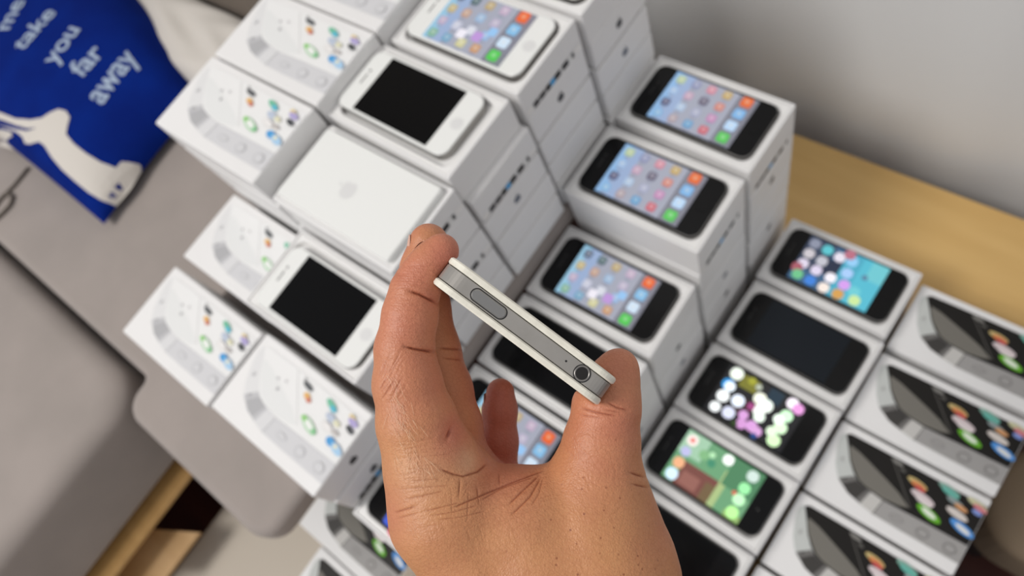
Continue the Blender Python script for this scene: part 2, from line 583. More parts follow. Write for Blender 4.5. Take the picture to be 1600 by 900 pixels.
def side_strip(parent, h):
    """narrow printed strip low on the end face: dark dashes and a blue square"""
    b = MB(); x = BL / 2 + 0.0003
    z0, z1 = 0.0046, 0.0106
    y = -BW / 2 + 0.003
    def r_(a, c, col, za=z0, zb=z1): b.poly([(x, a, za), (x, c, za), (x, c, zb), (x, a, zb)], col=lin(col))
    r_(-.037, -.031, (238, 236, 232)); r_(-.029, -.022, (60, 58, 58)); r_(-.021, -.013, (80, 78, 78)); r_(-.012, -.006, (24, 22, 22))
    r_(-.0055, 0.0, (60, 160, 220)); r_(0.0005, .008, (20, 20, 20)); r_(.0085, .0105, (225, 225, 225)); r_(.011, .019, (34, 32, 32))
    r_(.020, .024, (230, 230, 228)); r_(.0245, .027, (40, 38, 38)); r_(.029, .037, (240, 238, 235))
    link('printed_strip', b.mesh('printed_strip', M['ink'], colors=True), parent)


# picture printed on the closed lids: a phone drawn in perspective, uv over the lid
def lid_art(white):
    b = MB()
    lay = [0]
    def P(pts, col):
        lay[0] += 1
        z = 0.00006 * lay[0]
        a = [((u - .5) * BL, (v - .5) * BW, z) for u, v in pts]
        ar = sum(a[i][0] * a[(i + 1) % len(a)][1] - a[(i + 1) % len(a)][0] * a[i][1] for i in range(len(a)))
        if ar < 0: a = a[::-1]
        b.poly(a, col=lin(col))
    def E(u, v, maj, mnr, col, ang=-44, sq=False):
        a0 = math.radians(ang); pts = []
        for i in range(20):
            t = 2 * math.pi * i / 20
            c, s = math.cos(t), math.sin(t)
            if sq: c, s = math.copysign(abs(c) ** .6, c), math.copysign(abs(s) ** .6, s)
            x, y = maj * c, mnr * s
            pts.append((u + (x * math.cos(a0) - y * math.sin(a0)) / BL, v + (x * math.sin(a0) + y * math.cos(a0)) / BW))
        P(pts, col)
    def ring(u, v, r, col, bgc):
        E(u, v, r, r * .8, col, 0); E(u, v, r * .82, r * .62, bgc, 0)
    if white:
        edge, band, patch, light, glass, glare, line = (222, 222, 222), (208, 208, 210), (176, 176, 178), (216, 216, 217), (232, 232, 231), (226, 227, 226), (214, 214, 213)
    else:
        edge, band, patch, light, glass, glare, line = (196, 199, 196), (160, 158, 156), (66, 64, 62), (196, 194, 190), (30, 28, 26), (118, 115, 108), (90, 88, 84)
    outer = [(.045, .86), (.038, .78), (.052, .66), (.095, .47), (.14, .355), (.19, .275), (.25, .222), (.33, .185), (.437, .150)]
    inner = [(.44, .36), (.33, .385), (.262, .42), (.215, .49), (.165, .59), (.12, .72), (.090, .80), (.066, .86)]
    P(outer[:6] + [(.29, .40), (.262, .42), (.215, .49), (.165, .59), (.12, .72), (.090, .80), (.066, .86)], edge)
    mid_ = tuple((a_ + c_) // 2 for a_, c_ in zip(patch, band))
    P([(.155, .325), (.25, .222), (.35, .180), (.385, .372), (.33, .385), (.262, .42), (.235, .45)], mid_)
    P([(.195, .29), (.25, .228), (.31, .200), (.345, .375), (.30, .395), (.262, .412)], patch)
    P([(.345, .18), (.437, .150), (.46, .356), (.37, .375)], light)
    P([(.437, .150), (.62, .146), (.995, .15), (.995, .383), (.7, .372), (.455, .357)], band)
    P([(.066, .86), (.078, .885), (.10, .898), (.3, .902), (.995, .90), (.995, .385), (.7, .374), (.455, .359), (.33, .385), (.262, .42), (.215, .49), (.165, .59), (.12, .72), (.090, .80)], glass)
    P([(.120, .765), (.20, .735), (.30, .675), (.42, .60), (.52, .53), (.61, .435), (.56, .40), (.45, .375), (.33, .40), (.27, .435), (.22, .51), (.17, .60), (.13, .71)], glare)
    P([(.375, .885), (.384, .885), (.622, .437), (.613, .437)], line)
    P([(.44, .150), (.444, .150), (.460, .357), (.456, .357)], (185, 185, 186) if white else (70, 68, 66))
    # buttons on the band
    E(.575, .25, .0062, .0026, (186, 186, 188) if white else (118, 116, 114), 0); E(.575, .25, .0056, .0020, band, 0)
    ring(.745, .25, .0056, (190, 190, 192) if white else (120, 118, 116), band)
    ring(.915, .255, .0056, (190, 190, 192) if white else (120, 118, 116), band)
    E(.193, .363, .0018, .0008, (170, 170, 172) if white else (60, 58, 58), 60)
    E(.12, .56, .0012, .0022, (205, 205, 206) if white else (172, 172, 170), 0)
    if white:
        E(.34, .60, .0016, .0011, (170, 168, 170)); E(.295, .69, .0014, .001, (190, 188, 190)); E(.36, .72, .0012, .001, (196, 194, 196))
        A_ = -9
        E(.47, .86, .002, .0012, (170, 170, 170)); E(.516, .825, .0066, .0022, (96, 98, 100), A_); E(.552, .737, .0040, .0024, (226, 180, 110), A_); E(.578, .712, .0030, .0020, (206, 130, 110), A_)
        E(.688, .515, .0108, .0038, (176, 212, 176), -16); E(.684, .520, .0078, .0024, (234, 237, 232), -16); E(.742, .495, .0030, .0022, (140, 198, 150), -16); E(.632, .545, .0034, .0022, (150, 205, 130), A_)
        E(.735, .822, .0072, .0026, (120, 190, 160), -16); E(.762, .80, .0040, .0022, (96, 184, 205), A_); E(.785, .715, .0062, .0030, (186, 196, 212), A_); E(.84, .705, .0040, .0022, (220, 218, 190), A_)
        E(.80, .62, .0068, .0030, (222, 220, 218), A_); E(.80, .62, .0056, .0022, (232, 230, 228), A_); E(.872, .625, .0040, .0016, (190, 184, 180), A_)
        E(.905, .855, .0036, .0018, (220, 200, 150), A_); E(.930, .815, .0056, .0026, (176, 166, 210), A_); E(.940, .738, .0050, .0020, (70, 72, 76), -16)
        E(.882, .527, .0052, .0032, (84, 158, 214), A_); E(.945, .505, .0068, .0032, (168, 204, 232), -16); E(.93, .52, .0022, .0014, (235, 225, 190), A_)
    else:
        A_ = -8
        E(.425, .855, .0060, .0018, (130, 128, 124), A_); E(.475, .80, .0030, .0015, (90, 88, 84), A_)
        E(.585, .745, .0095, .0030, (196, 176, 120), A_); E(.597, .725, .0070, .0026, (212, 136, 84), A_); E(.612, .700, .0050, .0020, (196, 84, 84), A_)
        E(.650, .622, .0112, .0036, (214, 200, 202), A_); E(.668, .585, .0080, .0026, (222, 212, 212), A_)
        E(.722, .488, .0118, .0042, (104, 178, 48), -14); E(.722, .492, .0072, .0024, (228, 236, 220), -14)
        E(.762, .862, .0100, .0030, (128, 170, 156), A_); E(.775, .835, .0080, .0028, (104, 178, 164), A_); E(.822, .765, .0078, .0026, (140, 152, 152), A_); E(.866, .735, .0060, .0022, (210, 156, 110), A_)
        E(.862, .648, .0098, .0034, (214, 206, 200), A_); E(.922, .528, .0115, .0042, (84, 150, 220), -14); E(.928, .522, .0070, .0022, (224, 226, 224), -14)
        E(.935, .868, .0090, .0028, (200, 198, 160), A_); E(.960, .835, .0062, .0026, (206, 130, 136), A_); E(.955, .775, .0044, .0022, (130, 150, 210), A_)
    return b.mesh('printed_picture', M['ink'], colors=True)


# lit displays: 5 columns along the phone (last one is the dock), 4 rows across
def display(kind):
    SX, SY = 0.0835, 0.0545
    b = MB()
    lay = [0]
    def Z(): lay[0] += 1; return 0.00005 * lay[0]
    def Q(s0, s1, t0, t1, col):
        z = Z(); b.poly([((s0 - .5) * SX, (t0 - .5) * SY, z), ((s1 - .5) * SX, (t0 - .5) * SY, z), ((s1 - .5) * SX, (t1 - .5) * SY, z), ((s0 - .5) * SX, (t1 - .5) * SY, z)], col=lin(col))
    def I(s, t, col, r=.0048, rc=None, rx=None):
        z = Z(); b.poly(rr(rx or r, r, rc if rc else r * .45, z, (s - .5) * SX, (t - .5) * SY, 5), col=lin(col))
    if kind in ('a', 'b'):
        Q(0, 1, 0, 1, (164, 167, 182)); Q(0, .18, 0, 1, (142, 182, 224) if kind == 'a' else (150, 196, 222)); Q(.10, .24, 0, 1, (154, 174, 208))
        Q(.79, 1, 0, 1, (128, 128, 140)); Q(.78, .79, 0, 1, (90, 92, 104))
        S = [.095, .285, .475, .665, .895]; T = [.87, .62, .37, .12]
        if kind == 'a':
            C = [[(190, 214, 140), (156, 196, 238), (44, 44, 84), (120, 184, 232)], [(130, 136, 176), (206, 156, 180), (176, 206, 236), (176, 150, 150)],
                 [(230, 120, 136), (66, 54, 76), (168, 172, 200), (70, 150, 206)], [(206, 160, 60), (226, 110, 80), (206, 120, 176), (216, 60, 70)],
                 [(226, 104, 44), (126, 178, 226), (184, 214, 244), (84, 196, 84)]]
        else:
            C = [[(58, 74, 98), (206, 176, 90), (196, 168, 196), (110, 180, 130)], [(36, 70, 70), (206, 150, 110), (214, 214, 232), (90, 160, 196)],
                 [(196, 160, 80), (150, 190, 226), (238, 240, 250), (230, 220, 130)], [(206, 170, 196), (196, 180, 206), (140, 190, 240), (216, 140, 70)],
                 [(232, 96, 30), (130, 186, 226), (206, 226, 244), (78, 200, 78)]]
        for i, s in enumerate(S):
            for j, t in enumerate(T):
                bgc = (160, 164, 184)
                k = tuple(int(c * .68 + g_ * .32) for c, g_ in zip(C[i][j], bgc)) if i < 4 else C[i][j]
                I(s, t, k, .0042 if i < 4 else .0052)
                I(s, t + .01, tuple(min(255, int(c * .6 + 92)) for c in k), .0022, .0020)
                if i < 4: I(s, t - .105, (142, 146, 166), .0007, .0006, .0028)
        if kind == 'b': I(.60, .30, (190, 150, 216), .0046); I(.42, .25, (240, 236, 246), .0044); I(.72, .46, (150, 196, 240), .004)
        return b.mesh('screen', M['lit'], colors=True)
    if kind == 'c':      # new style icons over a blue wallpaper
        Q(0, 1, 0, 1, (58, 96, 132)); Q(0, .34, .3, 1, (52, 64, 88)); Q(.3, .55, .35, .7, (28, 40, 66)); Q(.5, 1, 0, 1, (74, 170, 196)); Q(.70, 1, 0, 1, (84, 188, 210)); Q(.8, 1, .6, 1, (110, 200, 210))
        L = [(.09, .86, (140, 146, 166)), (.09, .62, (206, 200, 206)), (.09, .38, (226, 216, 236)), (.05, .26, (170, 90, 104)), (.10, .13, (110, 196, 140)), (.26, .84, (90, 196, 206)), (.27, .58, (196, 196, 206)),
             (.27, .36, (226, 216, 240)), (.27, .12, (60, 130, 220)), (.43, .80, (232, 226, 240)), (.46, .34, (250, 246, 255)), (.45, .10, (250, 236, 226)), (.58, .82, (150, 206, 246)), (.60, .56, (170, 206, 250)),
             (.64, .32, (216, 160, 240)), (.63, .10, (216, 160, 80)), (.78, .28, (110, 206, 216)), (.83, .12, (206, 236, 160)), (.80, .62, (90, 130, 160)), (.52, .93, (186, 110, 130))]
        for s, t, c in L: I(s, t, c, .0056 if c != (90, 130, 160) else .003, .0050 if c != (90, 130, 160) else .0028)
        return b.mesh('screen', M['lit'], colors=True)
    if kind == 'd':      # black wallpaper with flowers, overexposed white icons
        Q(0, 1, 0, 1, (10, 10, 16)); Q(.55, .72, .72, .98, (12, 40, 56)); Q(.3, .5, .2, .55, (50, 24, 30)); Q(.2, .42, .7, .95, (110, 108, 30))
        for s, t, c, r in [(.12, .88, (236, 244, 232), .0066), (.10, .62, (40, 150, 220), .0062), (.13, .60, (236, 246, 255), .0054), (.12, .38, (246, 250, 250), .0062), (.30, .44, (232, 240, 255), .0064), (.11, .13, (240, 244, 244), .0054),
                           (.28, .16, (210, 214, 236), .0062), (.42, .86, (170, 176, 160), .0032), (.32, .90, (150, 150, 40), .004), (.50, .68, (244, 246, 228), .0062), (.60, .62, (240, 250, 240), .0066), (.56, .48, (250, 250, 246), .0058), (.60, .38, (236, 250, 236), .0054),
                           (.44, .26, (204, 150, 206), .0048), (.47, .10, (200, 144, 200), .0052), (.58, .16, (206, 150, 208), .0056), (.66, .12, (206, 156, 206), .005), (.46, .47, (150, 60, 120), .0038), (.40, .04, (40, 60, 20), .003),
                           (.84, .90, (250, 240, 250), .0058), (.92, .86, (220, 150, 210), .0054), (.85, .64, (206, 250, 206), .0060), (.86, .40, (216, 250, 206), .0062), (.80, .52, (240, 255, 240), .0052), (.87, .14, (210, 246, 190), .0062), (.80, .26, (220, 240, 210), .005), (.66, .02, (20, 60, 120), .003)]:
            I(s, t, c, r, r * .95)
        return b.mesh('screen', M['litbright'], colors=True)
    if kind == 'e':      # leaf wallpaper
        Q(0, 1, 0, 1, (98, 148, 108)); Q(0, .3, .55, 1, (150, 186, 158)); Q(.15, .62, 0, .46, (110, 64, 56)); Q(.2, .42, .05, .3, (136, 88, 78)); Q(.48, .62, 0, .34, (104, 84, 56)); Q(.60, .68, 0, .7, (156, 176, 120)); Q(.62, 1, .45, 1, (70, 120, 84)); Q(.80, 1, 0, .12, (132, 164, 96))
        for s, t, c, r in [(.10, .84, (240, 226, 220), .0056), (.10, .84, (214, 110, 100), .0026), (.10, .60, (176, 176, 214), .0050), (.10, .36, (226, 166, 124), .0056), (.10, .12, (206, 232, 250), .0060), (.38, .80, (170, 216, 170), .003), (.56, .88, (250, 255, 250), .0052),
                           (.88, .86, (196, 214, 206), .0056), (.87, .60, (150, 230, 160), .0054), (.88, .38, (190, 244, 190), .0056), (.80, .44, (200, 96, 76), .0022), (.89, .13, (180, 244, 150), .0058), (.42, .66, (60, 130, 100), .004), (.3, .72, (120, 170, 120), .005)]:
            I(s, t, c, r, r * .9)
        return b.mesh('screen', M['litbright'], colors=True)
    if kind == 'off': Q(0, 1, 0, 1, (10, 10, 10)); return b.mesh('screen', M['offscreen'])
    if kind == 'off2': Q(0, 1, 0, 1, (10, 10, 10)); return b.mesh('screen', M['offscreen2'])
    if kind == 'r':
        Q(0, 1, 0, 1, (16, 16, 20)); I(.10, .10, (60, 90, 210), .006); I(.24, .06, (214, 30, 76), .0085); I(.4, .2, (206, 60, 90), .006); I(.3, .6, (60, 50, 120), .008)
        return b.mesh('screen', M['lit'], colors=True)


def phone_parts(white):
    L2, W2 = 0.0617, 0.0300
    b = MB(); t = 0.0086
    b.loft([rr(L2 - .001, W2 - .001, .0088, 0), rr(L2, W2, .0095, .0008), rr(L2, W2, .0095, t - .0016), rr(L2 - .0004, W2 - .0004, .0092, t - .0012)])
    frame = b.mesh('frame', M['metal'])
    g = MB()
    g.loft([rr(L2 - .0004, W2 - .0004, .0092, t - .0014), rr(L2 - .0004, W2 - .0004, .0092, t - .0005), rr(L2 - .0010, W2 - .0010, .0088, t)])
    glass = g.mesh('front_glass', M['whiteglass'] if white else M['blackglass'])
    h = MB()
    hm = M['palegrey'] if white else M['blackglass']
    h.loft([rr(.0054, .0054, .0054, t + .0001, L2 - .0094, 0), rr(.0050, .0050, .0050, t - .0002 + .0004, L2 - .0094, 0)])
    e = MB(); e.box(-L2 + .0085, -L2 + .0098, -.0052, .0052, t, t + .0002)
    e.loft([rr(.0012, .0012, .0012, t, -L2 + .0092, .0088), rr(.0012, .0012, .0012, t + .0002, -L2 + .0092, .0088)])
    return frame, glass, h.mesh('home_button', hm), e.mesh('earpiece', M['grey'] if white else M['dark'])


def phone(x, y, z, yaw, white, kind, label, sx=0.0):
    o = empty('smartphone', (x, y, z), yaw)
    tag(o, label, 'phone', 'phones lying in opened boxes')
    fr, gl, hb, ea = cached(('ph', white), lambda: phone_parts(white))
    link('frame', fr, o); link('front_glass', gl, o); link('home_button', hb, o); link('earpiece', ea, o)
    link('screen', cached(('sc', kind), lambda: display(kind)), o, (sx, 0, 0.00868))
    return o


NUM = {2: 'second', 3: 'third', 4: 'fourth', 5: 'fifth', 6: 'sixth'}


def stack(cx, cy, top, base, n, yaw, top_kind, desc, tlabel, plabel=None, white=False, screen=None, off=(0, 0), logos=(2, 4), strips=(2,), topshift=0.0, toph=None, pk=None):
    """n boxes from base to top; desc names the stack for its lower boxes"""
    tot = top - base
    th = toph or tot / n
    hh = [(tot - th) / (n - 1)] * (n - 1) if n > 1 else []
    z = base
    for k in range(n, 1, -1):                     # bottom to top, k = place counted from the top
        h = hh[0]
        jx, jy = random.uniform(-.0006, .0006), random.uniform(-.0005, .0005)
        o = empty('phone_box', (cx + jx, cy + jy, H + z), math.radians(random.uniform(-.3, .3)))
        tag(o, f'closed white box, {NUM[k]} in the stack under {desc}', 'box', 'closed phone boxes in the stacks')
        lid, base_ = cached(('cb', round(h, 5)), lambda: closed_box(h))
        link('lid', lid, o); link('base', base_, o)
        if k in logos and cx > -.45: side_logo(o, h, (70, 72, 76) if k % 2 == 0 else (110, 116, 128))
        if k in strips: side_strip(o, h)
        z += h
    o = empty('phone_box', (cx + topshift, cy, H + z), math.radians(yaw))
    if top_kind in ('artw', 'artb'):
        tag(o, tlabel, 'box', 'phone boxes with a printed lid')
        lid, base_ = cached(('cb', round(th, 5)), lambda: closed_box(th))
        link('lid', lid, o); link('base', base_, o)
        link('printed_picture', cached(top_kind, lambda: lid_art(top_kind == 'artw')), o, (0, 0, th - 0.00005))
        if top_kind == 'artw' and cx > -.45: side_logo(o, th, (54, 52, 54))
    elif top_kind == 'bare':
        tag(o, tlabel, 'box', 'opened phone boxes')
        b = MB(); L2, W2 = BL / 2, BW / 2
        b.loft([rr(L2 - .001, W2 - .001, .001, 0), rr(L2, W2, .0014, .001), rr(L2, W2, .0014, th - .0068), rr(L2 - .0006, W2 - .0006, .0014, th - .006),
                rr(L2 - .003, W2 - .003, .001, th - .006), rr(L2 - .0032, W2 - .0032, .001, th - .0074), rr(L2 - .0050, W2 - .0050, .001, th - .0074)])
        link('box_base', b.mesh('box_base', M['card']), o)
        b = MB()
        b.loft([rr(L2 - .0052, W2 - .0052, .003, th - .0074), rr(L2 - .0052, W2 - .0052, .003, th - .0008), rr(L2 - .0060, W2 - .0060, .003, th)])
        pn = link('cover_panel', b.mesh('cover_panel', M['whiteglass']), o)
        P, Lf = apple_pts(.015)
        b = MB()
        for q_ in (P, Lf):
            b.poly([(-.006 - y, -.003 + x, th + .0001) for x, y in q_])
        link('emblem', b.mesh('emblem', M['palegrey']), o)
    else:
        tag(o, tlabel, 'box', 'opened phone boxes')
        pkt = pk if pk is not None else (.0018 if white else .0008)
        bb, tt = cached(('tr', round(th, 5), pkt), lambda: tray_box(th, pkt))
        link('box_base', bb, o); link('tray', tt, o)
        
        c, s = math.cos(math.radians(yaw)), math.sin(math.radians(yaw))
        phone(cx + topshift + off[0] * c - off[1] * s, cy + off[0] * s + off[1] * c, H + z + th - 0.0055 - 0.0003 + 0.0003, math.radians(yaw), white, screen, plabel)
    if 1 in strips: side_strip(o, th)
    return o


TA, TB, TD, TE1, TE3, TF, TG = -0.418, -0.4335, -0.532, -0.5715, -0.627, -0.760, -0.785
# tall white stacks at the back left, printed lids on top
stack(-.527, .0925, TA, ZS, 5, 0, 'artw', 'the printed lid nearest the blue pillow', 'white box with pale printed phone lid, its corner overlapping the blue pillow')
stack(-.527, .1735, TA, ZS, 5, .4, 'artw', 'the printed lid beside the blanket', 'white box with pale printed phone lid, between two others at the top left')
stack(-.527, .2550, TA, ZS, 5, 0, 'artw', 'the lid cut by the top edge', 'white box with pale printed phone lid, mostly cut off by the top edge')
stack(-.524, .0095, TD, ZS, 2, -.4, 'artw', 'the lid behind the white phone', 'white box with printed lid, partly hidden behind a white phone with dark screen')
stack(-.5235, -.0813, TD, ZS, 2, -.2, 'artw', 'the leftmost printed lid on the sofa', 'leftmost white box with pale printed phone lid, low on the sofa')
stack(-.3808, -.0790, TD, ZS, 2, -.2, 'artw', 'the pale lid left of the hand', 'white box with pale printed phone lid and dark end emblem, left of the hand')
# the row of opened boxes with white phones
stack(-.3837, .0120, -.4876, ZS, 3, 0, 'open', 'the white phone beside the index finger', 'opened white box holding the white phone left of the index finger',
      'white phone with dark screen in the open box left of the index finger', True, 'off', (.0005, -.0035))
stack(-.3838, .0935, TB, ZS, 5, 0, 'bare', 'the bare white panel with faint emblem', 'opened white box with a bare white panel and faint emblem', strips=(1, 3))
stack(-.3825, .1755, TB, ZS, 5, -.7, 'open', 'the white phone with black screen', 'opened white box holding the white phone with a switched-off black screen',
      'white phone with switched-off black screen above the bare white panel', True, 'off', (-.006, .002), strips=(2,), logos=(3,), topshift=-.0065)
stack(-.3850, .2600, TB, ZS, 5, -.5, 'open', 'the white phone with lit icons', 'opened white box holding the white phone with a lit icon screen',
      'white phone with lit home screen of icons at the top', True, 'b', (.0, .001), strips=(1,), logos=(2,))
stack(-.3820, .3430, TB, ZS, 5, 0, 'open', 'the phone cut by the top edge', 'opened white box at the top edge, only its front corner showing',
      'white phone at the top edge, only its bottom corner showing', True, 'b', (0, 0), strips=(), logos=(2, 3))
# black phones, tall stacks
stack(-.2412, .3475, TE1, ZT, 6, -.6, 'open', 'the topmost black phone by the curtain', 'opened white box holding the black phone nearest the curtain',
      'black phone with lit icons, highest of the black phones, nearest the curtain', False, 'a', (.0, 0), strips=(1,), logos=(2, 4))
stack(-.2412, .2600, TE1, ZT, 6, .5, 'open', 'the second black phone from the curtain', 'opened white box holding the second black phone from the curtain',
      'black phone with lit icons, second from the curtain in the tall stacks', False, 'a', (.0, 0), strips=(1,), logos=(3, 4))
stack(-.2420, .1740, TE3, ZT, 5, 1.0, 'open', 'the black phone above the thumb', 'opened white box holding the lit black phone above the thumb',
      'black phone with lit icons right above the thumb and the held phone', False, 'b', (.0, 0), strips=(), logos=(2, 3))
stack(-.2405, .0905, TE3, ZT, 5, 0, 'open', 'the dark phone behind the held phone', 'opened white box behind the held phone, holding a dark black phone',
      'black phone with dark screen directly behind the held phone', False, 'off', (0, 0), strips=(), logos=(2, 3))
stack(-.2400, .0080, TE3, ZT, 5, 0, 'open', 'the lit phone between the fingers', 'opened white box behind the fingers and the thumb web',
      'black phone with lit screen glimpsed between the ring finger and thumb', False, 'b', (0, 0), strips=(), logos=(2, 3))
stack(-.2440, -.0840, -.6065, ZT, 5, 0, 'open', 'the phone beside the palm', 'opened white box left of the wrist beside the printed boxes',
      'black phone with a dark screen and red spot beside the palm edge', False, 'r', (0, 0), strips=(), logos=())
# lower rows on the table
stack(-.0915, .3400, TF, ZT, 2, 0, 'open', 'the black phone with blue wallpaper', 'opened white box holding the black phone with blue wallpaper',
      'black phone with round icons over a blue wallpaper, beside the bare wood', False, 'c', (0, .001), strips=(), logos=())
stack(-.0900, .2560, TF, ZT, 2, -.8, 'open', 'the switched-off black phone', 'opened white box holding the switched-off phone below the blue wallpaper one',
      'black phone with switched-off bluish screen, second in the right column', False, 'off2', (0, 0), strips=(), logos=())
stack(-.0917, .1735, TF, ZT, 3, -.7, 'open', 'the phone with white and pink blobs', 'opened white box holding the phone with white and pink spots',
      'black phone with bright white icons and pink flowers on black', False, 'd', (0, 0), strips=(1,), logos=(), toph=.0235)
stack(-.0920, .0925, TF, ZT, 2, -.6, 'open', 'the phone with green leaf wallpaper', 'opened white box holding the phone with green wallpaper',
      'black phone with a green and brown leaf wallpaper', False, 'e', (0, .001), strips=(), logos=())
stack(-.0930, .0105, TF, ZT, 2, 0, 'open', 'the dark phone right of the wrist', 'opened white box right of the wrist at the bottom edge',
      'black phone with dark screen right of the wrist at the bottom', False, 'off', (0, 0), strips=(), logos=())
for y, w, i in ((.3420, 'top of the right column, against bare wood', 'the printed lid against the bare wood'),
                (.2560, 'second from the top of the right column', 'the second printed black-phone lid'),
                (.1735, 'third from the top of the right column', 'the third printed black-phone lid'),
                (.0910, 'fourth of the right column, at the bottom edge', 'the fourth printed black-phone lid'),
                (.0085, 'lowest of the right column, only a corner showing', 'the lowest printed black-phone lid')):
    stack(.0515, y, TG, ZT, 2, .3, 'artb', i, 'white box with printed black phone lid, ' + w, strips=(), logos=())
stack(-.3767, -.1640, -.770, ZT, 2, 0, 'artb', 'the printed lid left of the wrist', 'white box with printed black phone lid, left of the wrist', strips=(), logos=())
stack(-.3365, -.2440, -.770, ZT, 2, 0, 'artb', 'the printed lid at the lower left', 'white box with printed black phone lid at the bottom edge left of the wrist', strips=(), logos=())


# ------------------------------------------------------------------ held phone
def hand_space(px, py, d):
    """mm in a frame aligned with the lens axis: used to shape the hand at its real size"""
    return np.array([(px - 800) * d / FPX, (450 - py) * d / FPX, -d])


hc = hand_space(823, 519, 203.0)                       # centre of the phone's top edge
ax = np.array([258.0, -192.5, 0]); ax /= np.linalg.norm(ax)          # width
vp = np.array([740 - 800, 450 - 470, -FPX]); vp /= np.linalg.norm(vp)     # length runs away from the viewer
az = vp
ax = ax - az * (ax @ az); ax /= np.linalg.norm(ax)
ay = np.cross(az, ax)                                   # thickness
if ay[1] < 0: ay = -ay
PHB = np.stack([ax, ay, az], 1)                          # columns


def held_phone():
    W2, L, T = 29.3, 115.2, 9.3
    root = empty('held_phone', (0, 0, 0))
    tag(root, 'white phone seen edge-on, pinched between thumb and index finger', 'phone')
    def place(b):
        # local (width, along, thickness) in mm: x, y(away), z -> world
        out = []
        for x, y, z in b.v:
            out.append(tuple((R.T @ (hc + PHB @ np.array([x, z, y]))) * 0.001 + CAM))
        b.v = out
    o0 = Vector(R.T @ (hc + PHB @ np.array([0, 0, L])) * 0.001 + CAM)
    def fin(b, name, mt, parent=root, smooth=False):
        place(b)
        b.v = [tuple(Vector(p) - o0) for p in b.v]
        me = b.mesh(name, mt, smooth)
        bm = bmesh.new(); bm.from_mesh(me); bmesh.ops.recalc_face_normals(bm, faces=bm.faces[:]); bm.to_mesh(me); bm.free()
        return link(name, me, parent)
    root.location = o0
    C = L / 2
    def slab(z0, z1, e, hx, hy, r, n=10):
        return [rr(hx - e, hy - e, r - e, z0, 0, C, n), rr(hx, hy, r, z0 + e, 0, C, n), rr(hx, hy, r, z1 - e, 0, C, n), rr(hx - e, hy - e, r - e, z1, 0, C, n)]
    for nm, z0, z1 in (('back_glass', -T / 2, -T / 2 + 2.1), ('front_glass', T / 2 - 2.1, T / 2)):
        b = MB(); b.loft(slab(z0, z1, 0.45, W2, L / 2, 7.5)); fin(b, nm, M['hwhite'])
    b = MB(); b.loft(slab(-T / 2 + 2.05, -T / 2 + 2.4, 0.05, W2 - .9, L / 2 - .9, 7.0)); b.loft(slab(T / 2 - 2.4, T / 2 - 2.05, 0.05, W2 - .9, L / 2 - .9, 7.0)); fin(b, 'gasket', M['dark'])
    b = MB(); b.loft(slab(-T / 2 + 2.35, T / 2 - 2.35, 0.15, W2 - .35, L / 2 - .35, 7.3)); fin(b, 'steel_band', M['hmetal'])
    def pill(cx, hw, hh, y0, y1, e=.25):
        # stands out of the top edge (towards the viewer = -y), outline in x,z
        def lp(hw_, hh_, y): return [(p[0], y, p[1]) for p in rr(hw_, hh_, min(hw_, hh_), 0, cx, 0, 8)]
        return [lp(hw, hh, y0), lp(hw, hh, y1 + e), lp(hw - e, hh - e, y1)]
    y0 = .35
    bx = (757 - 823) / 321 * 58.6
    b = MB(); b.loft(pill(bx * 1.08, 6.0, 1.98, y0 + .5, y0 - .05, .05)); fin(b, 'button_surround', M['dark'])
    b = MB(); b.loft(pill(bx * 1.08, 5.65, 1.65, y0 + .5, y0 - .45, .3)); fin(b, 'power_button', M['hbutton'], smooth=False)
    jx = 105 / 321 * 58.6
    def circ(r, y): return [(jx + r * math.cos(t), y, r * math.sin(t)) for t in [2 * math.pi * i / 40 for i in range(40)]]
    b = MB(); b.loft([circ(2.55, y0 + .3), circ(2.55, y0 - .04), circ(2.3, y0 - .06)]); fin(b, 'jack_surround', M['dark'])
    b = MB(); b.loft([circ(2.25, y0 + .2), circ(2.25, y0 - .22), circ(1.95, y0 - .25), circ(1.75, y0 - .1), circ(1.72, y0 + .5)], cap1=False); fin(b, 'jack_ring', M['hring'], smooth=True)
    b = MB(); b.loft([circ(1.74, y0 - .09), circ(1.2, y0 - .085)]); fin(b, 'jack_hole', M['hole'])
    b = MB(); b.loft([[(jx - 5.6 + .32 * math.cos(t), y, .1 + .32 * math.sin(t)) for t in [2 * math.pi * i / 16 for i in range(16)]] for y in (y0 + .2, y0 - .03)])
    fin(b, 'microphone_hole', M['hole'])
    return root


def hand_mats():
    M['hwhite'] = mat('ivory_glass_edge', (236, 232, 218), 0.35, bump=(2500, 0.3, 0.0001), var=((400, 400, 400), (222, 218, 204)))
    M['hmetal'] = mat('steel_band', (176, 172, 166), 0.34, 0.55, bump=(3000, 0.12, 0.0001), var=((60, 60, 60), (160, 156, 150)))
    M['hbutton'] = mat('steel_button', (150, 149, 147), 0.35, 0.8, bump=(1500, 0.2, 0.0001))
    M['hring'] = mat('jack_steel', (150, 146, 142), 0.3, 0.9)
    M['hole'] = mat('hole_black', (20, 16, 14), 0.5)
hand_mats()
held_phone()


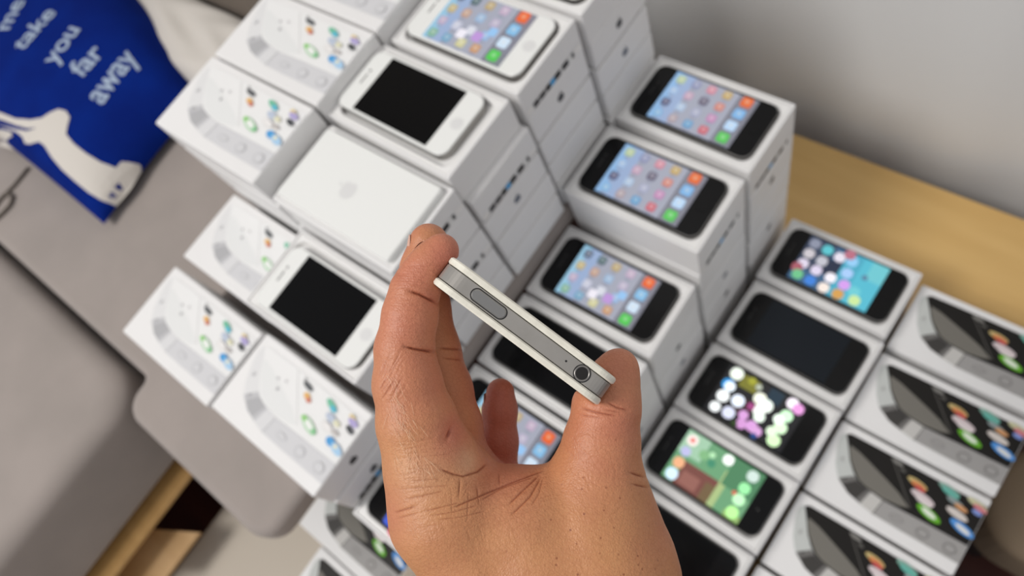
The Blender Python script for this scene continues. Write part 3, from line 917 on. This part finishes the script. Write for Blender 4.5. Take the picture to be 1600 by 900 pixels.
# ------------------------------------------------------------------ the hand: one continuous surface
def skin_mat():
    mt = bpy.data.materials.new('skin')
    mt.use_nodes = True
    N, L = mt.node_tree.nodes, mt.node_tree.links
    b = N['Principled BSDF']
    b.inputs['Roughness'].default_value = 0.48
    b.inputs['Subsurface Weight'].default_value = 0.06
    b.inputs['Subsurface Radius'].default_value = (0.006, 0.002, 0.001)
    b.inputs['Subsurface Scale'].default_value = 0.5
    tc = N.new('ShaderNodeTexCoord')
    red = N.new('ShaderNodeAttribute'); red.attribute_name = 'redness'
    cr = N.new('ShaderNodeAttribute'); cr.attribute_name = 'crease'
    n1 = N.new('ShaderNodeTexNoise'); n1.inputs['Scale'].default_value = 90; n1.inputs['Detail'].default_value = 5
    L.new(tc.outputs['Object'], n1.inputs['Vector'])
    m0 = N.new('ShaderNodeMix'); m0.data_type = 'RGBA'
    m0.inputs[6].default_value = lin((204, 147, 98)); m0.inputs[7].default_value = lin((180, 118, 82))
    L.new(n1.outputs[0], m0.inputs[0])
    m1 = N.new('ShaderNodeMix'); m1.data_type = 'RGBA'
    pa = N.new('ShaderNodeAttribute'); pa.attribute_name = 'pale'
    mp0 = N.new('ShaderNodeMix'); mp0.data_type = 'RGBA'; mp0.inputs[7].default_value = lin((224, 186, 152))
    L.new(pa.outputs['Fac'], mp0.inputs[0]); L.new(m0.outputs[2], mp0.inputs[6])
    L.new(red.outputs['Fac'], m1.inputs[0]); L.new(mp0.outputs[2], m1.inputs[6]); m1.inputs[7].default_value = lin((192, 108, 94))
    # pores: small darker dots
    vo = N.new('ShaderNodeTexVoronoi'); vo.inputs['Scale'].default_value = 330
    L.new(tc.outputs['Object'], vo.inputs['Vector'])
    rp = N.new('ShaderNodeValToRGB'); rp.color_ramp.elements[0].position = 0.05; rp.color_ramp.elements[1].position = 0.16
    rp.color_ramp.elements[0].color = (0.42, 0.26, 0.22, 1); rp.color_ramp.elements[1].color = (1, 1, 1, 1)
    L.new(vo.outputs['Distance'], rp.inputs[0])
    m2 = N.new('ShaderNodeMix'); m2.data_type = 'RGBA'; m2.blend_type = 'MULTIPLY'
    fo = N.new('ShaderNodeAttribute'); fo.attribute_name = 'follicle'
    L.new(fo.outputs['Fac'], m2.inputs[0])
    L.new(m1.outputs[2], m2.inputs[6]); L.new(rp.outputs[0], m2.inputs[7])
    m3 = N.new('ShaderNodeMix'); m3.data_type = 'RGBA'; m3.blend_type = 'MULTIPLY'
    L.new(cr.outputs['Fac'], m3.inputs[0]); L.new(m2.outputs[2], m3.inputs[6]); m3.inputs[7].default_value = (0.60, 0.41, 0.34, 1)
    v3 = N.new('ShaderNodeTexVoronoi'); v3.feature = 'DISTANCE_TO_EDGE'; v3.inputs['Scale'].default_value = 520
    mp = N.new('ShaderNodeMapping'); mp.inputs['Rotation'].default_value = (0, 0, 0.9); mp.inputs['Scale'].default_value = (1.0, 1.7, 1.0)
    L.new(tc.outputs['Object'], mp.inputs[0]); L.new(mp.outputs[0], v3.inputs['Vector'])
    r3 = N.new('ShaderNodeValToRGB'); r3.color_ramp.elements[0].position = 0.0; r3.color_ramp.elements[1].position = 0.12
    r3.color_ramp.elements[0].color = (0.84, 0.78, 0.74, 1); r3.color_ramp.elements[1].color = (1, 1, 1, 1)
    L.new(v3.outputs['Distance'], r3.inputs[0])
    m4 = N.new('ShaderNodeMix'); m4.data_type = 'RGBA'; m4.blend_type = 'MULTIPLY'; m4.inputs[0].default_value = 0.55
    L.new(m3.outputs[2], m4.inputs[6]); L.new(r3.outputs[0], m4.inputs[7])
    L.new(m4.outputs[2], b.inputs['Base Color'])
    # skin grain
    v2 = N.new('ShaderNodeTexVoronoi'); v2.feature = 'DISTANCE_TO_EDGE'; v2.inputs['Scale'].default_value = 1250
    L.new(tc.outputs['Object'], v2.inputs['Vector'])
    n2 = N.new('ShaderNodeTexNoise'); n2.inputs['Scale'].default_value = 800; n2.inputs['Detail'].default_value = 4
    L.new(tc.outputs['Object'], n2.inputs['Vector'])
    b1 = N.new('ShaderNodeBump'); b1.inputs['Strength'].default_value = 0.35; b1.inputs['Distance'].default_value = 0.0004
    L.new(v2.outputs['Distance'], b1.inputs['Height'])
    b2 = N.new('ShaderNodeBump'); b2.inputs['Strength'].default_value = 0.4; b2.inputs['Distance'].default_value = 0.0005
    L.new(n2.outputs[0], b2.inputs['Height']); L.new(b1.outputs[0], b2.inputs['Normal'])
    L.new(b2.outputs[0], b.inputs['Normal'])
    return mt


VOX = 0.5


def build_hand():
    lo = np.array([-52.0, -150.0, -300.0]); hi = np.array([68.0, 34.0, -182.0])
    dims = np.ceil((hi - lo) / VOX).astype(int) + 1
    X = (lo[0] + VOX * np.arange(dims[0])).astype(np.float32)
    Y = (lo[1] + VOX * np.arange(dims[1])).astype(np.float32)
    Z = (lo[2] + VOX * np.arange(dims[2])).astype(np.float32)
    BIG = 30.0

    def smin(a, c, k):
        h = np.clip(0.5 + 0.5 * (c - a) / k, 0, 1)
        return c * (1 - h) + a * h - k * h * (1 - h)

    def add(F, segs, k):
        for (a, ra), (c, rc) in segs:
            m_ = max(ra, rc) + 14
            mn = np.minimum(a, c) - m_; mx = np.maximum(a, c) + m_
            i0 = np.maximum(np.floor((mn - lo) / VOX).astype(int), 0); i1 = np.minimum(np.ceil((mx - lo) / VOX).astype(int) + 1, dims)
            if np.any(i1 <= i0): continue
            x = X[i0[0]:i1[0], None, None]; y = Y[None, i0[1]:i1[1], None]; z = Z[None, None, i0[2]:i1[2]]
            ba = (c - a); L2 = float(ba @ ba) + 1e-9
            px, py, pz = x - a[0], y - a[1], z - a[2]
            h = np.clip((px * ba[0] + py * ba[1] + pz * ba[2]) / L2, 0, 1)
            d = np.sqrt((px - h * ba[0]) ** 2 + (py - h * ba[1]) ** 2 + (pz - h * ba[2]) ** 2) - (ra + (rc - ra) * h)
            s = (slice(i0[0], i1[0]), slice(i0[1], i1[1]), slice(i0[2], i1[2]))
            F[s] = smin(F[s], d.astype(np.float32), k)

    def chain(nodes):
        P = [(hand_space(px, py, d), r * d / FPX) for px, py, d, r in nodes]
        return list(zip(P[:-1], P[1:]))

    new = lambda: np.full(tuple(dims), BIG, np.float32)
    palm = new()
    for c_ in PALM: add(palm, chain(c_), 5.0)
    T = None
    for name, c_, k in FINGERS:
        F = new(); add(F, chain(c_), 2.5)
        F = smin(palm, F, k)
        T = F if T is None else smin(T, F, 0.9)
    # flesh gives way where the phone presses in
    xx = X[:, None, None] - hc[0]; yy = Y[None, :, None] - hc[1]; zz = Z[None, None, :] - hc[2]
    q = [np.abs(xx * PHB[0, i] + yy * PHB[1, i] + zz * PHB[2, i] - (57.6 if i == 2 else 0)) - s_ for i, s_ in ((0, 29.35), (1, 4.72), (2, 57.7))]
    D = np.maximum(np.maximum(q[0], q[1]), q[2])
    T = -smin(-T, D, 1.0)
    del palm, D, q
    # surface nets
    ins = T < 0
    cnt = np.zeros(tuple(dims - 1), np.int8)
    offs = [(i, j, k) for i in (0, 1) for j in (0, 1) for k in (0, 1)]
    for i, j, k in offs:
        cnt += ins[i:dims[0] - 1 + i, j:dims[1] - 1 + j, k:dims[2] - 1 + k]
    act = np.argwhere((cnt > 0) & (cnt < 8))
    vals = np.stack([T[act[:, 0] + i, act[:, 1] + j, act[:, 2] + k] for i, j, k in offs], 1)
    acc = np.zeros((len(act), 3)); num = np.zeros(len(act))
    for a in range(8):
        for c in range(a + 1, 8):
            da = np.array(offs[c]) - np.array(offs[a])
            if np.abs(da).sum() != 1: continue
            va, vc = vals[:, a], vals[:, c]
            mk = (va < 0) != (vc < 0)
            t = np.where(mk, va / np.where(mk, va - vc, 1), 0)
            p = np.array(offs[a])[None] + t[:, None] * da[None]
            acc[mk] += p[mk]; num[mk] += 1
    V = lo + VOX * (act + acc / num[:, None])
    idx = np.full(tuple(dims - 1), -1, np.int32)
    idx[act[:, 0], act[:, 1], act[:, 2]] = np.arange(len(act))
    quads = []
    for axis in range(3):
        sl0 = [slice(None)] * 3; sl1 = [slice(None)] * 3
        sl0[axis] = slice(0, -1); sl1[axis] = slice(1, None)
        s0, s1 = ins[tuple(sl0)], ins[tuple(sl1)]
        e = np.argwhere(s0 != s1)
        u, w = (axis + 1) % 3, (axis + 2) % 3
        ok = (e[:, u] > 0) & (e[:, w] > 0) & (e[:, u] < dims[u] - 1) & (e[:, w] < dims[w] - 1)
        e = e[ok]
        fl = s0[e[:, 0], e[:, 1], e[:, 2]]
        def g(du, dw):
            c = e.copy(); c[:, u] -= du; c[:, w] -= dw
            return idx[c[:, 0], c[:, 1], c[:, 2]]
        qd = np.stack([g(1, 1), g(0, 1), g(0, 0), g(1, 0)], 1)
        qd[~fl] = qd[~fl][:, ::-1]
        quads.append(qd)
    Qd = np.concatenate(quads)
    Qd = Qd[(Qd >= 0).all(1)]
    # relax a little
    def normals(V):
        a, b_, c, d = (V[Qd[:, i]] for i in range(4))
        n = np.cross(c - a, d - b_)
        out = np.zeros_like(V)
        for i in range(4): np.add.at(out, Qd[:, i], n)
        return out / (np.linalg.norm(out, axis=1, keepdims=True) + 1e-9)
    for _ in range(3):
        s = np.zeros_like(V); n = np.zeros(len(V))
        for i in range(4):
            j = (i + 1) % 4
            np.add.at(s, Qd[:, i], V[Qd[:, j]]); np.add.at(n, Qd[:, i], 1)
            np.add.at(s, Qd[:, j], V[Qd[:, i]]); np.add.at(n, Qd[:, j], 1)
        V = 0.5 * V + 0.5 * s / n[:, None]
    # split every quad in four
    E_ = np.concatenate([np.sort(np.stack([Qd[:, i], Qd[:, (i + 1) % 4]], 1), 1) for i in range(4)])
    key = E_[:, 0].astype(np.int64) * len(V) + E_[:, 1]
    uq, inv = np.unique(key, return_inverse=True)
    ev = np.stack([uq // len(V), uq % len(V)], 1).astype(np.int64)
    nV, nE = len(V), len(ev)
    Nn = normals(V)
    Vn = np.concatenate([V, (V[ev[:, 0]] + V[ev[:, 1]]) / 2, V[Qd].mean(1)])
    inv = inv.reshape(4, -1) + nV
    fc = nV + nE + np.arange(len(Qd))
    Qd = np.concatenate([np.stack([Qd[:, i], inv[i], fc, inv[(i + 3) % 4]], 1) for i in range(4)])
    V = Vn
    for _ in range(2):
        s = np.zeros_like(V); n = np.zeros(len(V))
        for i in range(4):
            j = (i + 1) % 4
            np.add.at(s, Qd[:, i], V[Qd[:, j]]); np.add.at(n, Qd[:, i], 1)
            np.add.at(s, Qd[:, j], V[Qd[:, i]]); np.add.at(n, Qd[:, j], 1)
        V = 0.6 * V + 0.4 * s / n[:, None]
    Nn = normals(V)
    # creases and redness, as places on the skin
    pxy = np.stack([800 + FPX * V[:, 0] / -V[:, 2], 450 - FPX * V[:, 1] / -V[:, 2]], 1)
    dep = -V[:, 2]
    crease = np.zeros(len(V)); disp = np.zeros(len(V))
    for pts, wid, amp, dmin, dmax in CREASES:
        P_ = np.array(pts, float); lo_, hi_ = P_.min(0) - 12, P_.max(0) + 12
        sel = np.where((pxy[:, 0] > lo_[0]) & (pxy[:, 0] < hi_[0]) & (pxy[:, 1] > lo_[1]) & (pxy[:, 1] < hi_[1]) & (dep > dmin) & (dep < dmax) & (Nn[:, 2] > -0.1))[0]
        if not len(sel): continue
        q_ = pxy[sel]; best = np.full(len(sel), 1e9)
        ends = np.minimum(np.linalg.norm(q_ - P_[0], axis=1), np.linalg.norm(q_ - P_[-1], axis=1))
        for (x0, y0), (x1, y1) in zip(pts[:-1], pts[1:]):
            a = np.array([x0, y0], float); ba = np.array([x1 - x0, y1 - y0], float)
            h = np.clip(((q_ - a) @ ba) / (ba @ ba + 1e-9), 0, 1)
            tt = np.linalg.norm(q_ - a - h[:, None] * ba, axis=1)
            best = np.minimum(best, tt)
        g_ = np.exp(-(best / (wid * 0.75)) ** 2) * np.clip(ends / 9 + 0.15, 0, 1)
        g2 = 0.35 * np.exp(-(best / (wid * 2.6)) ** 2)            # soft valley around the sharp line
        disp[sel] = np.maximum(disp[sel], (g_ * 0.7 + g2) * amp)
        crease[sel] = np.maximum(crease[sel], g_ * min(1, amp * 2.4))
    V = V - Nn * disp[:, None]
    redn = np.zeros(len(V))
    for px, py, d, rad, s in REDS:
        c = hand_space(px, py, d)
        redn = np.maximum(redn, s * np.exp(-(np.linalg.norm(V - c, axis=1) / rad) ** 2))
    redn = np.maximum(redn, np.clip((dep - 226) / 22, 0, 0.75))
    W = V * 0.001 @ R + CAM
    org = np.array(near(850, 900, 0.225))
    me = bpy.data.meshes.new('hand')
    me.vertices.add(len(W)); me.vertices.foreach_set('co', (W - org).ravel())
    me.loops.add(len(Qd) * 4); me.loops.foreach_set('vertex_index', Qd.ravel().astype(np.int32))
    me.polygons.add(len(Qd)); me.polygons.foreach_set('loop_start', np.arange(0, len(Qd) * 4, 4, dtype=np.int32))
    me.polygons.foreach_set('loop_total', np.full(len(Qd), 4, np.int32))
    me.update(calc_edges=True)
    me.polygons.foreach_set('use_smooth', np.ones(len(Qd), bool))
    foll = np.zeros(len(V))
    for px, py, d, rad, s_ in ((930, 850, 205, 22, 1.0), (890, 905, 205, 20, .8), (960, 660, 212, 10, .5), (640, 700, 210, 14, .3)):
        c = hand_space(px, py, d); foll = np.maximum(foll, s_ * np.exp(-(np.linalg.norm(V - c, axis=1) / rad) ** 2))
    pale = np.zeros(len(V))
    for px, py, d, rad, s_ in ((722, 722, 214, 4.5, .8), (668, 735, 212, 7, .35)):
        c = hand_space(px, py, d); pale = np.maximum(pale, s_ * np.exp(-(np.linalg.norm(V - c, axis=1) / rad) ** 2))
    redn = redn * (1 - pale)
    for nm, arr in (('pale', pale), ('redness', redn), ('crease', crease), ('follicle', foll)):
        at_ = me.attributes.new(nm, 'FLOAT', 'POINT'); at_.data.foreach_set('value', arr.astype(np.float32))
    me.materials.append(M['skin'])
    me.validate()
    o = link('hand', me, None, Vector(org))
    tag(o, 'bare left hand pinching the white phone edge-on with thumb and index finger', 'hand')
    # downy hair on the back of the index finger and the side of the hand
    hb = MB()
    for _ in range(70):
        t_ = rng.random(); px_, py_ = 612 + 40 * t_ + rng.normal() * 12, 600 + 140 * t_ + rng.normal() * 10
        dist = np.abs(pxy[:, 0] - px_) + np.abs(pxy[:, 1] - py_)
        c_ = np.where((dist < 2.2) & (dep < 228))[0]
        if not len(c_): continue
        k0 = c_[np.argmin(dep[c_])]; p0 = V[k0]; nn = Nn[k0]
        dr = np.array([0.55 + rng.normal() * .35, -1.0, 0.0]); dr -= nn * (dr @ nn); dr /= np.linalg.norm(dr)
        ln = 2.2 + rng.random() * 2.6
        pts = [p0 + dr * ln * k / 4 + nn * (0.05 + 0.5 * math.sin(k / 4 * 2.2)) for k in range(5)]
        tube(hb, [tuple(p * 0.001 @ R + CAM - org) for p in pts], 0.00003, 3)
    tag(link('fine_hair', hb.mesh('fine_hair', M['hair'], True), o), kind='stuff')
    # nails
    for (ax_, ay_, ad), (bx_, by_, bd_), r, dors in NAILS:
        a = hand_space(ax_, ay_, ad); c = hand_space(bx_, by_, bd_); t = (c - a); Ln = np.linalg.norm(t); t /= Ln
        dd = np.array(dors, float); dd -= t * (dd @ t); dd /= np.linalg.norm(dd); s_ = np.cross(t, dd)
        mb = MB(); n1_, n2_ = 10, 8
        for sft in (0.0, 0.35):
            for j in range(n2_ + 1):
                for i in range(n1_ + 1):
                    an = (i / n1_ - .5) * 1.7 * (1 - 0.25 * abs(2 * j / n2_ - 1) ** 3); l = j / n2_ * Ln
                    rr_ = r + 0.15 + sft - 0.25 * abs(2 * j / n2_ - 1) ** 2
                    p = a + t * l + (dd * math.cos(an) + s_ * math.sin(an)) * rr_
                    mb.v.append(tuple(p * 0.001 @ R + CAM - org))
        mm = (n1_ + 1) * (n2_ + 1)
        for j in range(n2_):
            for i in range(n1_):
                k = j * (n1_ + 1) + i
                mb.f.append((k, k + n1_ + 1, k + n1_ + 2, k + 1)); mb.f.append((mm + k, mm + k + 1, mm + k + n1_ + 2, mm + k + n1_ + 1))
                mb.mi += [0, 0]
        link('fingernail', mb.mesh('fingernail', M['nail'], True), o)
    return o


M['skin'] = skin_mat()
M['hair'] = mat('downy_hair', (250, 220, 186), 0.35)
M['nail'] = mat('nail', (214, 170, 150), 0.3)
# (px, py, depth mm, radius px): joints laid out at the hand's true distance
PALM = [
    [(655, 665, 219, 58), (678, 735, 221, 70), (702, 800, 222, 88), (756, 880, 223, 88), (830, 980, 222, 96), (860, 1080, 220, 110)],
    [(938, 700, 223, 56), (930, 765, 225, 72), (922, 830, 226, 108), (930, 900, 226, 124), (925, 980, 224, 122), (900, 1090, 221, 118)],
    [(735, 800, 223, 66), (815, 830, 224, 92), (850, 900, 224, 110), (870, 1000, 222, 112)],
    [(745, 768, 226, 30), (800, 784, 228, 42), (850, 797, 227, 50), (900, 795, 226, 52)],
    [(706, 702, 226, 20), (738, 728, 229, 18), (752, 745, 231, 18)],
    [(712, 705, 240, 42), (760, 800, 244, 66), (820, 900, 240, 84), (860, 1040, 230, 90)],
    [(772, 770, 256, 34), (800, 850, 256, 60), (850, 980, 242, 80)],
    [(790, 790, 274, 30), (825, 880, 268, 56), (870, 1000, 250, 74)],
]
FINGERS = [
    ('index', [(690, 392, 219, 27.5), (675, 410, 219, 31), (660, 430, 219, 33), (648, 455, 219, 37), (641, 492, 219, 42), (632, 546, 219, 45), (637, 600, 219, 53), (650, 660, 219, 58), (668, 720, 220, 60)], 4.0),
    ('middle', [(670, 380, 236, 31), (662, 420, 237, 35), (664, 480, 238, 38), (676, 548, 239, 42), (692, 610, 240, 45), (706, 665, 240, 46), (715, 710, 240, 46)], 3.0),
    ('ring', [(782, 613, 256, 22), (781, 640, 257, 26), (779, 690, 258, 29.5), (778, 745, 258, 31), (780, 790, 258, 34)], 3.0),
    ('pinky', [(786, 660, 276, 19), (784, 700, 276, 23), (786, 750, 276, 26), (792, 800, 274, 30)], 3.0),
    ('thumb', [(967, 574, 224, 30), (958, 596, 224, 41), (948, 636, 223, 52), (941, 690, 223, 53), (934, 745, 224, 60), (926, 800, 226, 84)], 4.5),
]
CREASES = [
    ([(640, 455), (656, 460), (684, 474)], 2.0, 1.3, 200, 228), ([(634, 542), (652, 546), (679, 550)], 2.0, 1.2, 200, 228),
    ([(686, 544), (722, 546)], 2.0, .5, 228, 250), ([(692, 560), (724, 563)], 1.6, .35, 228, 250),
    ([(706, 668), (703, 676), (698, 686)], 3, .9, 200, 235),
    ([(848, 735), (800, 753), (747, 777), (709, 793)], 1.6, .45, 195, 240), ([(835, 744), (800, 756), (781, 764), (752, 782)], 1.3, .3, 195, 240),
    ([(843, 742), (816, 767), (795, 788)], 1.5, .4, 195, 240), ([(845, 746), (829, 775), (800, 804)], 1.4, .4, 195, 240), ([(848, 748), (842, 772), (830, 790)], 1.2, .25, 195, 240),
    ([(719, 748), (717, 777)], 1.2, .35, 195, 240), ([(745, 759), (749, 788)], 1.2, .3, 195, 240), ([(779, 737), (781, 759)], 1.3, .3, 195, 240),
    ([(688, 733), (709, 741), (725, 744), (747, 737), (762, 724)], 1.8, .55, 195, 240),
    ([(635, 780), (660, 775), (693, 767)], 1.2, .3, 195, 240), ([(616, 801), (651, 791)], 1.3, .4, 195, 240), ([(621, 810), (653, 802)], 1.1, .25, 195, 240),
    ([(660, 800), (700, 790), (720, 785)], 1.1, .3, 195, 240), ([(672, 806), (710, 800), (745, 790)], 1.1, .28, 195, 240), ([(684, 812), (720, 808), (760, 798)], 1.0, .25, 195, 240),
    ([(640, 752), (690, 748)], 1.1, .2, 195, 240), ([(640, 764), (700, 758)], 1.1, .22, 195, 240), ([(706, 775), (706, 812)], 1.0, .2, 195, 240), ([(732, 770), (730, 815)], 1.0, .22, 195, 240),
    ([(908, 638), (932, 645), (962, 650)], 1.5, .45, 200, 245), ([(948, 628), (965, 637), (982, 641)], 1.5, .45, 200, 245), ([(945, 640), (970, 645)], 1.2, .3, 200, 245),
    ([(905, 648), (940, 654)], 1.2, .25, 200, 245), ([(984, 738), (1008, 746)], 1.8, .6, 200, 245), ([(988, 756), (1012, 762)], 1.6, .5, 200, 245),
    ([(592, 610), (604, 590)], 1.2, .3, 200, 245), ([(598, 622), (616, 594)], 1.2, .3, 200, 245), ([(612, 620), (628, 590)], 1.2, .25, 200, 245),
]
for i_ in range(60):      # fine parallel lines across the index finger
    t_ = i_ / 60
    y_ = 412 + 130 * t_; x0_ = (628 if y_ < 425 else 606 + 4 * rng.random()) - 14 * max(t_ - .3, 0) + 12 * rng.random()
    l_ = 28 + rng.random() * 34
    CREASES.append(([(x0_, y_ + 2), (x0_ + l_ * .5, y_ + 1 + rng.random() * 2), (x0_ + l_, y_ + 3 + rng.random() * 4)], .9, .05 + .05 * rng.random() + (.04 if y_ < 450 else 0), 200, 228))
for i_ in range(22):      # slanting lines over the knuckle
    x_, y_ = 590 + rng.random() * 30, 570 + rng.random() * 60
    CREASES.append(([(x_, y_), (x_ + 12 + rng.random() * 8, y_ - 22 - rng.random() * 10)], .9, .10 + .1 * rng.random(), 200, 240))
for i_ in range(34):      # side of the hand below the knuckle, nearly level lines
    x_, y_ = 618 + rng.random() * 40, 690 + rng.random() * 110
    CREASES.append(([(x_, y_), (x_ + 18 + rng.random() * 30, y_ - 3 - rng.random() * 4)], .9, .07 + .08 * rng.random(), 195, 240))
for i_ in range(190):     # criss-cross net over the web and thumb base
    x_, y_ = 650 + rng.random() * 190, 752 + rng.random() * 80
    k_ = rng.random(); l_ = 14 + rng.random() * 28
    a_ = (-0.30 if k_ < .5 else (1.3 if k_ < .75 else -0.75)) + rng.normal() * .12
    CREASES.append(([(x_, y_), (x_ + l_ * math.cos(a_), y_ + l_ * math.sin(a_))], .8, .04 + rng.random() * .07, 195, 240))
for i_ in range(50):      # short lines under the phone corner and over the thumb joint
    x_, y_ = 890 + rng.random() * 80, 640 + rng.random() * 130
    a_ = rng.normal() * .35 + (0.1 if y_ < 680 else 1.2)
    l_ = 8 + rng.random() * 14
    CREASES.append(([(x_, y_), (x_ + l_ * math.cos(a_), y_ + l_ * math.sin(a_))], .85, .05 + rng.random() * .06, 195, 240))
REDS = [(640, 500, 213, 18, .55), (650, 430, 214, 12, .6), (645, 580, 212, 16, .45), (950, 650, 217, 16, .5), (940, 720, 215, 12, .35), (700, 410, 219, 11, .9), (665, 560, 212, 16, .5), (676, 470, 214, 9, .6), (700, 675, 214, 9, .7), (780, 740, 220, 14, .5), (960, 570, 220, 16, .45), (616, 800, 215, 10, .35), (1010, 840, 222, 12, .4),
        (690, 600, 212, 14, .5)]
NAILS = [((665, 404, 236.5), (669, 370, 236), 5.85, (-1, .15, -.2)), ((668, 416, 219), (684, 396, 219), 5.9, (-.5, .4, -.8)),
         ((781, 648, 257), (782, 618, 256), 5.5, (-.9, 0, -.5)), ((784, 700, 276), (786, 664, 276), 5.0, (-.9, 0, -.5)), ((957, 612, 224), (965, 578, 224), 7.6, (.45, 0, -.9))]
build_hand()
